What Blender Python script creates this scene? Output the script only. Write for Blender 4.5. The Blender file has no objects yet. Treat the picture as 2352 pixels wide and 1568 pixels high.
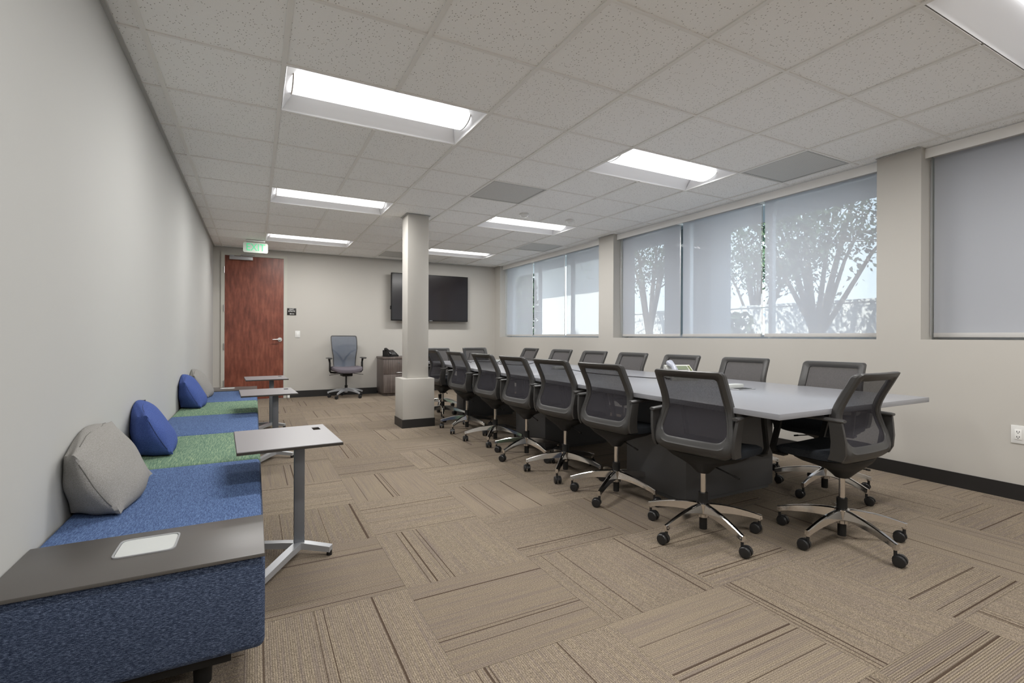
import bpy, bmesh, math, random
from mathutils import Vector, Matrix
random.seed(7)
PI = math.pi
SC = bpy.context.scene
COL = SC.collection

# ---------------------------------------------------------------- camera
cam_d = bpy.data.cameras.new('camera'); cam = bpy.data.objects.new('camera', cam_d); COL.objects.link(cam)
cam_d.sensor_fit = 'HORIZONTAL'; cam_d.sensor_width = 36.0
cam_d.lens = 1118.3 / 2352 * 36.0
cam_d.shift_y = -11.8 / 2352
cam_d.clip_start = 0.02; cam_d.clip_end = 300
YAW = 0.4863; ROLL = 0.0033
cam.matrix_world = (Matrix.Translation((0, 0, 1.08)) @ Matrix.Rotation(-YAW, 4, 'Z')
                    @ Matrix.Rotation(PI / 2, 4, 'X') @ Matrix.Rotation(ROLL, 4, 'Z'))
SC.camera = cam
# ---------------------------------------------------------------- exposure
SC.view_settings.view_transform = 'Standard'; SC.view_settings.look = 'None'
SC.view_settings.gamma = 1.0; SC.view_settings.use_curve_mapping = False
SC.view_settings.exposure = 0.2
LAMP = 1.7            # radiance of the fluorescent diffusers
LAMP_W = 27.0         # power of the tubes' own downward light in each fixture
SKY_STRENGTH = 4.3
SUN_STRENGTH = 21.0
# ---------------------------------------------------------------- sky and sun
w = bpy.data.worlds.new('sky'); SC.world = w; w.use_nodes = True
nt = w.node_tree; bg = nt.nodes['Background']
tc = nt.nodes.new('ShaderNodeTexCoord'); sp = nt.nodes.new('ShaderNodeSeparateXYZ'); rp = nt.nodes.new('ShaderNodeValToRGB')
nt.links.new(tc.outputs['Generated'], sp.inputs[0]); nt.links.new(sp.outputs['Z'], rp.inputs[0])
rp.color_ramp.elements[0].position = 0.0; rp.color_ramp.elements[0].color = (0.86, 0.94, 1.0, 1)
rp.color_ramp.elements[1].position = 0.8; rp.color_ramp.elements[1].color = (0.42, 0.62, 0.95, 1)
nt.links.new(rp.outputs[0], bg.inputs[0]); bg.inputs[1].default_value = SKY_STRENGTH
sd = bpy.data.lights.new('sun', 'SUN'); sd.energy = SUN_STRENGTH; sd.angle = 0.009; sd.color = (1, .95, .88)
sun = bpy.data.objects.new('sun', sd); COL.objects.link(sun)
sun.rotation_euler = Vector((1.0, 0.25, -1.0)).to_track_quat('-Z', 'Y').to_euler()

H = 2.5335            # ceiling height
G = 0.6096            # ceiling grid pitch
GX, GY = 0.1345, 2.881
XL, XR, YB, YN = -0.6, 4.5, 9.3, -2.6
GRP = {}

# ================================================================ materials
def mat(name, color=(.5, .5, .5), rough=.5, metal=0., spec=.5, emit=None, es=0.):
    m = bpy.data.materials.new(name); m.use_nodes = True
    b = m.node_tree.nodes['Principled BSDF']
    b.inputs['Base Color'].default_value = (*color, 1); b.inputs['Roughness'].default_value = rough
    b.inputs['Metallic'].default_value = metal; b.inputs['Specular IOR Level'].default_value = spec
    if emit: b.inputs['Emission Color'].default_value = (*emit, 1); b.inputs['Emission Strength'].default_value = es
    return m
class NT:
    def __init__(s, m): s.m = m; s.t = m.node_tree; s.b = s.t.nodes['Principled BSDF']
    def n(s, typ, **kw):
        x = s.t.nodes.new('ShaderNode' + typ)
        for k, v in kw.items(): setattr(x, k, v)
        return x
    def l(s, a, b): s.t.links.new(a, b)
    def put(s, sock, v):
        if isinstance(v, (int, float)): sock.default_value = v
        elif isinstance(v, tuple): sock.default_value = v
        else: s.l(v, sock)
    def math(s, op, a, b=0., c=0.):
        x = s.n('Math', operation=op)
        for i, v in enumerate((a, b, c)): s.put(x.inputs[i], v)
        return x.outputs[0]
    def mix(s, f, a, b, mode='MIX'):
        x = s.n('Mix', data_type='RGBA', blend_type=mode); s.put(x.inputs[0], f)
        s.put(x.inputs[6], a if not isinstance(a, tuple) else (*a, 1)[:4]); s.put(x.inputs[7], b if not isinstance(b, tuple) else (*b, 1)[:4])
        return x.outputs[2]
    def noise(s, vec, scale, detail=2., rough=.5):
        x = s.n('TexNoise'); s.put(x.inputs['Vector'], vec); x.inputs['Scale'].default_value = scale
        x.inputs['Detail'].default_value = detail; x.inputs['Roughness'].default_value = rough
        return x.outputs['Fac']
    def mapping(s, vec, sc=(1, 1, 1), loc=(0, 0, 0)):
        x = s.n('Mapping'); s.l(vec, x.inputs[0]); x.inputs['Scale'].default_value = sc; x.inputs['Location'].default_value = loc
        return x.outputs[0]
    def obj(s): return s.n('TexCoord').outputs['Object']
    def ramp(s, f, stops):
        x = s.n('ValToRGB'); s.put(x.inputs[0], f); e = x.color_ramp.elements
        while len(e) < len(stops): e.new(.5)
        for q, (p, c) in zip(e, stops): q.position = p; q.color = (*c, 1) if isinstance(c, tuple) else (c, c, c, 1)
        return x.outputs[0]
    def bump(s, h, strength=.3, dist=.002):
        x = s.n('Bump'); x.inputs['Strength'].default_value = strength; x.inputs['Distance'].default_value = dist
        s.l(h, x.inputs['Height']); s.l(x.outputs[0], s.b.inputs['Normal'])

def paint(name, c, var=.03):
    m = mat(name, c, .75, spec=.25); t = NT(m); o = t.obj()
    f = t.noise(o, 1.3, 3); lo = tuple(x * (1 - var) for x in c); hi = tuple(min(1, x * (1 + var)) for x in c)
    t.l(t.mix(f, lo, hi), t.b.inputs['Base Color']); t.bump(t.noise(o, 260, 2), .06, .001)
    return m
M = {}
M['wall'] = paint('cream_wall_paint', (.515, .495, .46))
M['wall_l'] = paint('cream_paint_cool_lit', (.47, .472, .46))  # same paint as the other walls; cooler, dimmer light put into its colour
M['frame'] = paint('cream_frame_paint', (.54, .53, .475))
M['black_base'] = mat('black_rubber_base', (.018, .017, .017), .45)
M['tee'] = mat('white_ceiling_tee', (.80, .79, .76), .5)
M['angle'] = mat('grey_wall_angle', (.45, .45, .44), .5)
M['white_metal'] = mat('white_enamel', (.86, .87, .9), .4)
M['diffuser'] = mat('lit_diffuser', (.9, .9, .9), .5, emit=(1, .985, .96), es=LAMP)
M['plastic'] = mat('charcoal_plastic', (.047, .0455, .0445), .42); t = NT(M['plastic']); t.bump(t.noise(t.obj(), 900, 1), .15, .0005)
M['black'] = mat('black_plastic', (.012, .0115, .011), .5, spec=.3)
M['caster'] = mat('black_caster_nylon', (.016, .016, .017), .35)
M['chrome'] = mat('polished_aluminium', (.72, .7, .68), .12, 1.)
M['steel'] = mat('brushed_steel', (.6, .6, .6), .3, 1.)
M['alu_grey'] = mat('grey_powder_coat', (.17, .18, .2), .4, .3)
M['alu_light'] = mat('silver_powder_coat', (.42, .43, .45), .35, .4)
M['laminate'] = mat('white_table_laminate', (.28, .285, .31), .28, spec=.5)
M['lam_edge'] = mat('pale_grey_edge', (.6, .6, .61), .4)
M['tablet'] = mat('off_white_laminate', (.265, .26, .272), .35)
M['dark_core'] = mat('black_phenolic_core', (.03, .025, .02), .5)
M['pedestal'] = mat('dark_charcoal_laminate', (.11, .11, .115), .5)
M['plate'] = mat('white_plastic', (.75, .75, .73), .35)
M['bezel'] = mat('black_gloss_bezel', (.008, .008, .009), .25)
M['screen'] = mat('black_glass_screen', (.012, .009, .01), .16, spec=.7)
M['sign_black'] = mat('black_sign_plate', (.015, .013, .012), .4)
M['sign_white'] = mat('white_sign_letters', (.85, .85, .83), .5)
M['tray'] = mat('pale_grey_tray', (.55, .57, .56), .4)
M['tray_rim'] = mat('silver_tray_rim', (.5, .51, .53), .3, .6)
M['phone_silver'] = mat('silver_phone_plastic', (.36, .38, .45), .35)
M['phone_light'] = mat('pale_phone_plastic', (.5, .5, .47), .45)
M['lcd'] = mat('grey_green_display', (.16, .19, .12), .3)
M['key'] = mat('grey_phone_keys', (.12, .12, .12), .5)
M['key_lime'] = mat('lime_phone_keys', (.16, .19, .06), .5)
M['exit_panel'] = mat('exit_acrylic', (.55, .58, .53), .3, emit=(.6, 1, .75), es=.05)
M['exit_green'] = mat('lit_green_letters', (.12, .5, .28), .4, emit=(.05, .9, .35), es=.3)
M['seat_grey'] = mat('mauve_grey_seat_fabric', (.13, .115, .135), .9)
M['shade_rail'] = mat('grey_shade_hem_bar', (.5, .49, .48), .5)
M['shade_box'] = mat('pale_shade_fascia', (.85, .84, .82), .5)
M['concrete'] = paint('exterior_grey_stucco', (.32, .33, .34))  # plain grey stucco of the outdoor piers, soffit and roofs
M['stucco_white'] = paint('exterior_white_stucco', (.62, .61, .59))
M['asphalt'] = paint('exterior_paving', (.3, .3, .29))
M['bark'] = paint('tree_bark', (.1, .08, .06), .3)
M['leaf'] = mat('tree_leaf_green', (.035, .06, .025), .6)
M['glass_frame'] = mat('dark_aluminium_mullion', (.55, .56, .57), .4, .5)

# carpet tiles ------------------------------------------------------------
def carpet():
    m = mat('brown_striped_carpet_tile', (.2, .17, .13), .95, spec=.1); t = NT(m)
    s = t.n('SeparateXYZ'); t.l(t.obj(), s.inputs[0])
    P = .605
    u = t.math('DIVIDE', t.math('SUBTRACT', s.outputs[0], .578), P); v = t.math('DIVIDE', t.math('SUBTRACT', s.outputs[1], 1.445), P)
    i = t.math('FLOOR', u); j = t.math('FLOOR', v)
    fu = t.math('SUBTRACT', u, i); fv = t.math('SUBTRACT', v, j)
    par = t.math('FLOORED_MODULO', t.math('ADD', i, j), 2.)
    def lerp(a, b): return t.math('ADD', t.math('MULTIPLY', a, t.math('SUBTRACT', 1., par)), t.math('MULTIPLY', b, par))
    a = lerp(fv, fu); al = lerp(fu, fv)
    cell = t.n('CombineXYZ'); t.l(i, cell.inputs[0]); t.l(j, cell.inputs[1])
    wn0 = t.n('TexWhiteNoise', noise_dimensions='3D'); t.l(cell.outputs[0], wn0.inputs['Vector'])
    # yarn ribs
    rib = t.math('MULTIPLY_ADD', t.math('SINE', t.math('MULTIPLY', a, 2 * PI * 82)), .5, .5)
    # long streaks following the ribs
    cv = t.n('CombineXYZ'); t.l(t.math('MULTIPLY', a, 60.), cv.inputs[0]); t.l(t.math('MULTIPLY', al, 1.2), cv.inputs[1])
    t.l(t.math('MULTIPLY', wn0.outputs['Value'], 50.), cv.inputs[2])
    streak = t.noise(cv.outputs[0], 1.0, 2)
    cf = t.n('CombineXYZ'); t.l(t.math('MULTIPLY', a, 230.), cf.inputs[0]); t.l(t.math('MULTIPLY', al, 170.), cf.inputs[1]); t.l(cell.outputs[0], cf.inputs[2])
    fleck = t.noise(cf.outputs[0], 1.0, 2, .7)
    base = t.ramp(fleck, [(.3, (.10, .078, .055)), (.5, (.285, .235, .175)), (.72, (.54, .45, .34))])
    dark = t.mix(1., base, (.36, .34, .33), 'MULTIPLY')
    ribamt = t.math('MULTIPLY_ADD', wn0.outputs['Value'], .6, .38)
    c = t.mix(t.math('MULTIPLY', t.math('POWER', rib, 1.6), ribamt), base, dark)
    c = t.mix(t.ramp(streak, [(.42, 0.), (.75, .5)]), c, (.15, .12, .125))
    tot = None
    for k, wd in enumerate((.0065, .004, .0028, .0022)):
        o = t.n('VectorMath', operation='ADD'); t.l(cell.outputs[0], o.inputs[0]); o.inputs[1].default_value = (17.3 * (k + 1), 5.1 * k, 3.7 * k)
        wn = t.n('TexWhiteNoise', noise_dimensions='3D'); t.l(o.outputs[0], wn.inputs['Vector'])
        pos = t.math('MULTIPLY_ADD', wn.outputs['Value'], .94, .03)
        L = t.math('LESS_THAN', t.math('ABSOLUTE', t.math('SUBTRACT', a, pos)), wd)
        tot = L if tot is None else t.math('MAXIMUM', tot, L)
    c = t.mix(t.math('MULTIPLY', tot, .88), c, (.062, .040, .028))
    # seams
    e = t.math('MINIMUM', t.math('MINIMUM', fu, t.math('SUBTRACT', 1., fu)), t.math('MINIMUM', fv, t.math('SUBTRACT', 1., fv)))
    c = t.mix(t.math('MULTIPLY', t.math('LESS_THAN', e, .0022), .35), c, (.06, .05, .04))
    t.l(c, t.b.inputs['Base Color'])
    t.bump(t.math('ADD', t.math('MULTIPLY', rib, .6), fleck), .5, .003)
    return m
M['carpet'] = carpet()

def ceiling_tile():
    m = mat('speckled_acoustic_tile', (.7, .69, .67), .9, spec=.1); t = NT(m); o = t.obj()
    v = t.n('TexVoronoi'); t.l(t.mapping(o, (95, 60, 60)), v.inputs['Vector']); v.inputs['Scale'].default_value = 1.
    w2 = t.n('TexWhiteNoise', noise_dimensions='3D'); t.l(v.outputs['Position'], w2.inputs['Vector'])
    pit = t.math('MULTIPLY', t.math('LESS_THAN', v.outputs['Distance'], .22), t.math('GREATER_THAN', w2.outputs['Value'], .45))
    g = t.noise(o, 420, 2)
    base = t.mix(g, (.85, .85, .835), (.95, .95, .935))
    t.l(t.mix(t.math('MULTIPLY', pit, .75), base, (.24, .22, .2)), t.b.inputs['Base Color'])
    return m
M['tile'] = ceiling_tile()

def fabric(name, c0, c1, c2, su=(60, 900, 60), rough=.95, scale2=500, axis=None):
    m = mat(name, c1, rough, spec=.15); t = NT(m); o = t.obj()
    a = t.noise(t.mapping(o, su), 1., 3, .6); b = t.noise(o, scale2, 2, .6)
    f = t.math('ADD', t.math('MULTIPLY', a, .65), t.math('MULTIPLY', b, .35))
    t.l(t.ramp(f, [(.36, c0), (.5, c1), (.64, c2)]), t.b.inputs['Base Color']); t.bump(f, .18, .001)
    return m
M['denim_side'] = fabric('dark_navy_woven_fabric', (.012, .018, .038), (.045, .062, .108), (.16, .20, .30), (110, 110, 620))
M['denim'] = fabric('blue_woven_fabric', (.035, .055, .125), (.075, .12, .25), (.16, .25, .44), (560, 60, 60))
M['green'] = fabric('green_woven_fabric', (.06, .125, .085), (.13, .215, .155), (.36, .45, .27), (520, 20, 60))
M['cush_grey'] = fabric('grey_cushion_fabric', (.2, .195, .18), (.27, .26, .245), (.35, .34, .33), (500, 500, 500))
M['cush_blue'] = fabric('royal_blue_cushion_fabric', (.03, .05, .17), (.055, .09, .28), (.09, .14, .38), (500, 500, 500))
M['seam_g'] = mat('grey_seam_thread', (.13, .125, .115), .9); M['seam_b'] = mat('navy_seam_thread', (.02, .035, .11), .9)
M['seat_black'] = fabric('black_seat_fabric', (.012, .013, .016), (.022, .025, .03), (.05, .056, .066), (600, 600, 600))

def woodgrain(name, c0, c1, c2, sc, rough):
    m = mat(name, c1, rough); t = NT(m); o = t.obj()
    g = t.noise(t.mapping(o, sc), 1., 4, .6); blot = t.noise(o, 3.2, 3, .6)
    f = t.math('ADD', t.math('MULTIPLY', g, .6), t.math('MULTIPLY', blot, .4))
    t.l(t.ramp(f, [(.33, c0), (.5, c1), (.66, c2)]), t.b.inputs['Base Color'])
    return m
M['mahogany'] = woodgrain('red_mahogany_veneer', (.11, .026, .014), (.20, .055, .032), (.29, .095, .055), (28, 28, 5), .35)
M['greywood'] = woodgrain('grey_brown_wood_laminate', (.06, .045, .04), (.12, .095, .085), (.2, .17, .155), (60, 60, 2), .45)
def topboard():
    m = mat('grey_brown_board', (.15, .13, .115), .38, spec=.5); t = NT(m); o = t.obj()
    t.l(t.mix(t.noise(o, 700, 2), (.066, .06, .056), (.104, .097, .09)), t.b.inputs['Base Color']); return m
M['board'] = topboard()

def sheer(name, c, transp, weave=None, transl=0.):
    m = bpy.data.materials.new(name); m.use_nodes = True; nt = m.node_tree; nt.nodes.clear()
    out = nt.nodes.new('ShaderNodeOutputMaterial'); d = nt.nodes.new('ShaderNodeBsdfDiffuse'); d.inputs[0].default_value = (*c, 1)
    tr = nt.nodes.new('ShaderNodeBsdfTransparent'); mx = nt.nodes.new('ShaderNodeMixShader')
    last = d.outputs[0]
    if transl:
        tl = nt.nodes.new('ShaderNodeBsdfTranslucent'); tl.inputs[0].default_value = (.9, .93, 1., 1)
        m2 = nt.nodes.new('ShaderNodeMixShader'); m2.inputs[0].default_value = transl
        nt.links.new(d.outputs[0], m2.inputs[1]); nt.links.new(tl.outputs[0], m2.inputs[2]); last = m2.outputs[0]
    nt.links.new(last, mx.inputs[1]); nt.links.new(tr.outputs[0], mx.inputs[2]); nt.links.new(mx.outputs[0], out.inputs[0])
    mx.inputs[0].default_value = transp
    if weave:
        tcn = nt.nodes.new('ShaderNodeTexCoord'); nz = nt.nodes.new('ShaderNodeTexNoise'); nz.inputs['Scale'].default_value = weave
        nz.inputs['Detail'].default_value = 1
        mr = nt.nodes.new('ShaderNodeMapRange'); mr.inputs['From Min'].default_value = .3; mr.inputs['From Max'].default_value = .7
        mr.inputs['To Min'].default_value = transp * .5; mr.inputs['To Max'].default_value = transp * 1.5
        nt.links.new(tcn.outputs['Object'], nz.inputs['Vector']); nt.links.new(nz.outputs['Fac'], mr.inputs['Value']); nt.links.new(mr.outputs[0], mx.inputs[0])
    return m
M['mesh'] = sheer('charcoal_chair_mesh', (.05, .048, .055), .2, 700)
M['mesh_blue'] = sheer('blue_grey_chair_mesh', (.13, .15, .19), .22, 700)
M['shade'] = sheer('grey_solar_shade_cloth', (.53, .545, .59), .15, None, .13)
def vent_mat():
    m = mat('perforated_grey_grille', (.3, .3, .3), .6); t = NT(m); o = t.obj()
    v = t.n('TexVoronoi'); v.inputs['Scale'].default_value = 90.; v.inputs['Randomness'].default_value = 0.; t.l(o, v.inputs['Vector'])
    t.l(t.mix(t.math('LESS_THAN', v.outputs['Distance'], .35), (.62, .62, .6), (.2, .2, .2)), t.b.inputs['Base Color']); return m
M['vent'] = vent_mat()
g_ = bpy.data.materials.new('window_glass'); g_.use_nodes = True; q = g_.node_tree; q.nodes.clear()
o_ = q.nodes.new('ShaderNodeOutputMaterial'); a_ = q.nodes.new('ShaderNodeBsdfTransparent'); a_.inputs[0].default_value = (.92, .97, .97, 1)
b_ = q.nodes.new('ShaderNodeBsdfGlossy'); b_.inputs['Roughness'].default_value = .02; x_ = q.nodes.new('ShaderNodeMixShader'); x_.inputs[0].default_value = .02
q.links.new(a_.outputs[0], x_.inputs[1]); q.links.new(b_.outputs[0], x_.inputs[2]); q.links.new(x_.outputs[0], o_.inputs[0])
M['glass'] = g_

# ================================================================ mesh helpers
class MB:
    def __init__(s): s.bm = bmesh.new()
    def box(s, x0, x1, y0, y1, z0, z1, bevel=0., mi=0, mtx=None):
        b = bmesh.new(); bmesh.ops.create_cube(b, size=1.)
        bmesh.ops.scale(b, vec=(abs(x1 - x0), abs(y1 - y0), abs(z1 - z0)), verts=b.verts)
        bmesh.ops.translate(b, vec=((x0 + x1) / 2, (y0 + y1) / 2, (z0 + z1) / 2), verts=b.verts)
        if bevel: bmesh.ops.bevel(b, geom=b.edges[:], offset=bevel, segments=2, affect='EDGES', profile=.5)
        if mtx is not None: bmesh.ops.transform(b, matrix=mtx, verts=b.verts)
        s.join(b, mi); return s
    def join(s, b, mi=0, smooth=None):
        mp = {v: s.bm.verts.new(v.co) for v in b.verts}
        for f in b.faces:
            try:
                nf = s.bm.faces.new([mp[v] for v in f.verts]); nf.material_index = mi
                nf.smooth = f.smooth if smooth is None else smooth
            except ValueError: pass
        b.free()
    def loft(s, rings, cap=True, closed=True, mi=0, smooth=True):
        R = [[s.bm.verts.new(p) for p in r] for r in rings]; n = len(R[0])
        for a, b in zip(R[:-1], R[1:]):
            for i in range(n if closed else n - 1):
                k = (i + 1) % n
                try: f = s.bm.faces.new((a[i], a[k], b[k], b[i])); f.smooth = smooth; f.material_index = mi
                except ValueError: pass
        if cap and closed:
            for r in (R[0], R[-1]):
                try: f = s.bm.faces.new(r); f.material_index = mi
                except ValueError: pass
        return s
    def tube(s, pts, rad, n=8, mi=0, cap=True):
        pts = [Vector(p) for p in pts]; rs = rad if isinstance(rad, (list, tuple)) else [rad] * len(pts)
        rings = []; up = Vector((0, 0, 1)); prev = None
        for i, p in enumerate(pts):
            d = (pts[min(i + 1, len(pts) - 1)] - pts[max(i - 1, 0)]).normalized()
            if prev is None: ref = up if abs(d.dot(up)) < .9 else Vector((1, 0, 0)); a = d.cross(ref).normalized()
            else: a = (prev - d * prev.dot(d)).normalized()
            prev = a; b = d.cross(a)
            rings.append([p + (a * math.cos(2 * PI * k / n) + b * math.sin(2 * PI * k / n)) * rs[i] for k in range(n)])
        return s.loft(rings, cap, True, mi)
    def cyl(s, c, r, z0, z1, n=16, r2=None, mi=0):
        r2 = r if r2 is None else r2
        return s.loft([[(c[0] + q * math.cos(2 * PI * k / n), c[1] + q * math.sin(2 * PI * k / n), z) for k in range(n)] for q, z in ((r, z0), (r2, z1))], mi=mi)
    def lathe(s, c, prof, n=20, mi=0):
        return s.loft([[(c[0] + r * math.cos(2 * PI * k / n), c[1] + r * math.sin(2 * PI * k / n), z) for k in range(n)] for r, z in prof], mi=mi)
    def quad(s, *p, mi=0):
        f = s.bm.faces.new([s.bm.verts.new(x) for x in p]); f.material_index = mi; return s
    def build(s, name, mats, parent=None, loc=(0, 0, 0), rot=(0, 0, 0)):
        bmesh.ops.recalc_face_normals(s.bm, faces=s.bm.faces[:])
        me = bpy.data.meshes.new(name); s.bm.to_mesh(me); s.bm.free()
        for f in me.polygons:
            pass
        for m in (mats if isinstance(mats, (list, tuple)) else [mats]): me.materials.append(m)
        o = bpy.data.objects.new(name, me); COL.objects.link(o); o.location = loc; o.rotation_euler = rot
        if parent: o.parent = parent
        try: me.set_sharp_from_angle(angle=math.radians(38))
        except Exception: pass
        return o
def tag(o, label, cat, group=None):
    o['label'] = label; o['category'] = cat
    if group: o['group'] = group
    return o
def thing(name, label, cat, loc=(0, 0, 0), rz=0., group=None):
    o = bpy.data.objects.new(name, None); COL.objects.link(o); o.location = loc; o.rotation_euler = (0, 0, rz)
    return tag(o, label, cat, group)
def struct(o): o['kind'] = 'structure'; return o
def dup(root, loc, rz, label):
    def cp(o, par):
        c = o.copy(); COL.objects.link(c); c.parent = par
        for k in [x for x in KIDS.get(o.name, [])]: cp(k, c)
        return c
    r = root.copy(); COL.objects.link(r); r.location = loc; r.rotation_euler = (0, 0, rz); r['label'] = label
    out = [cp(k, r) for k in KIDS.get(root.name, [])]
    return r, out
KIDS = {}
def index_kids(root):
    ks = [o for o in COL.objects if o.parent == root]; KIDS[root.name] = ks
    for k in ks: index_kids(k)
def text_mesh(name, body, size, mtx, m, parent=None, ext=.001, align='CENTER'):
    cu = bpy.data.curves.new(name, 'FONT'); cu.body = body; cu.size = size; cu.extrude = ext; cu.align_x = align; cu.align_y = 'CENTER'
    o = bpy.data.objects.new(name + '_tmp', cu); COL.objects.link(o)
    dg = bpy.context.evaluated_depsgraph_get(); me = bpy.data.meshes.new_from_object(o.evaluated_get(dg))
    bpy.data.objects.remove(o); me.transform(mtx); me.materials.clear(); me.materials.append(m)
    q = bpy.data.objects.new(name, me); COL.objects.link(q)
    if parent: q.parent = parent
    return q
def superel(hw, y0, y1, z, n=32, e=3.2, cx=0.):
    cy = (y0 + y1) / 2; hh = (y1 - y0) / 2; r = []
    for k in range(n):
        a = 2 * PI * k / n; c, s = math.cos(a), math.sin(a)
        r.append((cx + hw * math.copysign(abs(c) ** (2 / e), c), cy + hh * math.copysign(abs(s) ** (2 / e), s), z))
    return r
def lerp_tab(tab, x):
    for (a, va), (b, vb) in zip(tab[:-1], tab[1:]):
        if x <= b: f = max(0., (x - a) / (b - a)); f2 = f; return va + (vb - va) * f2
    return tab[-1][1]

# ================================================================ room shell
struct(MB().quad((XL - .1, YN - .1, 0), (4.95, YN - .1, 0), (4.95, YB + .1, 0), (XL - .1, YB + .1, 0)).build('floor', M['carpet']))
struct(MB().box(XL - .12, XL, YN - .12, YB + .12, 0, 2.9).build('wall_left', M['wall_l']))
struct(MB().box(XL, -.44, YB, YB + .12, 0, 2.9).box(.445, XR + .4, YB, YB + .12, 0, 2.9).box(-.44, .445, YB, YB + .12, 2.406, 2.9).build('wall_back', M['wall']))
struct(MB().box(XL - .12, 4.95, YN - .12, YN, 0, 2.9).build('wall_near', M['wall']))
SILL = 1.066
W = [(5.77, 9.05), (2.13, 5.44), (-1.6, 1.83)]
mb = MB().box(XR, 4.90, YN, YB, 0, SILL)
edges = [YN, -1.6, 1.83, 2.13, 5.44, 5.77, 9.05, YB]
for a, b in ((YN, -1.6), (1.83, 2.13), (5.44, 5.77), (9.05, YB)): mb.box(XR, 4.90, a, b, SILL, 2.9)
for a, b in W: mb.box(4.60, 4.90, a, b, H + .0, 2.9)
struct(mb.build('wall_right', M['wall']))
# bases
struct(MB().box(XR - .008, XR, YN, YB, 0, .105).build('baseboard_right', M['black_base']))
struct(MB().box(.5, XR - .008, YB - .008, YB, 0, .115).box(XL, -.5, YB - .008, YB, 0, .115).build('baseboard_back', M['black_base']))
struct(MB().box(XL, XL + .008, YN, YB - .008, 0, .105).build('baseboard_left', M['black_base']))

# ceiling ------------------------------------------------------------------
lamps = [(0, 8), (0, 4), (0, 0), (0, -4), (0, -8), (4, 8), (4, 4), (4, 0), (4, -4), (4, -8)]
vents = [(3, 2), (6, -1), (6, 6), (3, 9), (3, -5)]
hole = set()
for i, j in lamps: hole |= {(i, j), (i + 1, j)}
for v_ in vents: hole.add(v_)
xs = [XL, GX - G] + [GX + G * k for k in range(0, 8)] + [4.62]
ys = [YN] + [GY + G * k for k in range(-8, 11)] + [YB]
mb = MB()
for a in range(len(xs) - 1):
    for b in range(len(ys) - 1):
        ci, cj = a - 2 + 0, b - 9
        if (ci + 0, cj) in hole: continue
        mb.quad((xs[a], ys[b], H + .006), (xs[a + 1], ys[b], H + .006), (xs[a + 1], ys[b + 1], H + .006), (xs[a], ys[b + 1], H + .006))
mb.box(XL - .12, 5.7, YN - .12, YB + 1.5, 2.9, 3.0, mi=1)
struct(mb.build('ceiling', [M['tile'], M['concrete']]))
mb = MB()
mids = {(i + 1, j) for i, j in lamps}
for k in range(-1, 8):
    x = GX + G * k; cuts = [YN]
    for j in sorted(j for i, j in mids if i == k): cuts += [GY + G * j, GY + G * (j + 1)]
    cuts.append(YB)
    for q in range(0, len(cuts), 2): mb.box(x - .012, x + .012, cuts[q], cuts[q + 1], H - .001, H + .02)
for k in range(-8, 11):
    y = GY + G * k
    for a in range(len(xs) - 1):
        x0, x1 = xs[a] + .0121, xs[a + 1] - .0121
        if a == len(xs) - 2: x1 = 4.5
        mb.box(x0, x1, y - .0085, y + .0085, H, H + .018)
struct(mb.build('trim_1', M['tee']))
mb = MB().box(XL, XL + .022, YN, YB, H - .002, H + .002).box(XL, XR, YB - .022, YB, H - .0015, H + .0025)
for a, b in ((1.83, 2.13), (5.44, 5.77), (9.05, YB)): mb.box(XR - .022, XR, a, b, H - .002, H + .002)
struct(mb.build('trim_2', M['angle']))

# ---------------------------------------------------------------- troffers
def troffer(i, j, label, first=[None]):
    x0, y0 = GX + G * i, GY + G * j
    if first[0]: dup(first[0], (x0, y0, H), 0, label); return
    LX, LY = 2 * G, G
    t = thing('ceiling_light', label, 'ceiling light', (x0, y0, H), 0, 'recessed fluorescent ceiling lights')
    first[0] = t
    e = .014
    mb = MB()
    prof = [(e, .002), (.05, .03), (.10, .058), (.16, .078), (.2, .085)]
    prof = prof + [(LY / 2, .088)] + [(LY - a, b) for a, b in reversed(prof)]
    N = len(prof)
    mb.loft([[(x, a, b) for a, b in prof] for x in (e, LX - e)], cap=False, closed=False)
    mb.build('reflector', M['white_metal'], t)
    for xa, sx in ((e, 1), (LX - e, -1)):
        MB().quad(*[(xa, p_, q_) for p_, q_ in prof]).build('end_cap', M['white_metal'], t)
        MB().quad((xa, e, .003), (xa, LY - e, .003), (xa + sx * .07, LY - .17, .082), (xa + sx * .07, .17, .082)).build('end_panel', M['white_metal'], t)
    mb = MB()
    sec = []
    for k in range(17):
        a = PI * k / 16; sec.append((LY / 2 - .125 * math.cos(a), .075 - .062 * math.sin(a) ** .8))
    mb.loft([[(x, a, b) for a, b in sec] for x in (.06, .07, LX - .07, LX - .06)], cap=False, closed=False)
    for x in (.06, LX - .06): mb.quad(*[(x, a, b) for a, b in sec])
    mb.build('diffuser', M['diffuser'], t)
    for x in (.055, LX - .062):
        MB().loft([[(x + d, LY / 2 - r * math.cos(PI * k / 16), .077 - (r - .06) * math.sin(PI * k / 16) ** .8) for k in range(17)] for d, r in ((0, .124), (0, .129), (.007, .129), (.007, .124))], cap=False, closed=False).build('end_clip', M['steel'], t)
    ld = bpy.data.lights.new('tube_light', 'AREA'); ld.shape = 'RECTANGLE'; ld.size = 1.04; ld.size_y = .13; ld.energy = LAMP_W; ld.color = (1, .985, .96)
    lo = bpy.data.objects.new('tube_light', ld); COL.objects.link(lo); lo.parent = t; lo.location = (LX / 2, LY / 2, .0115)
    index_kids(t)
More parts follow.
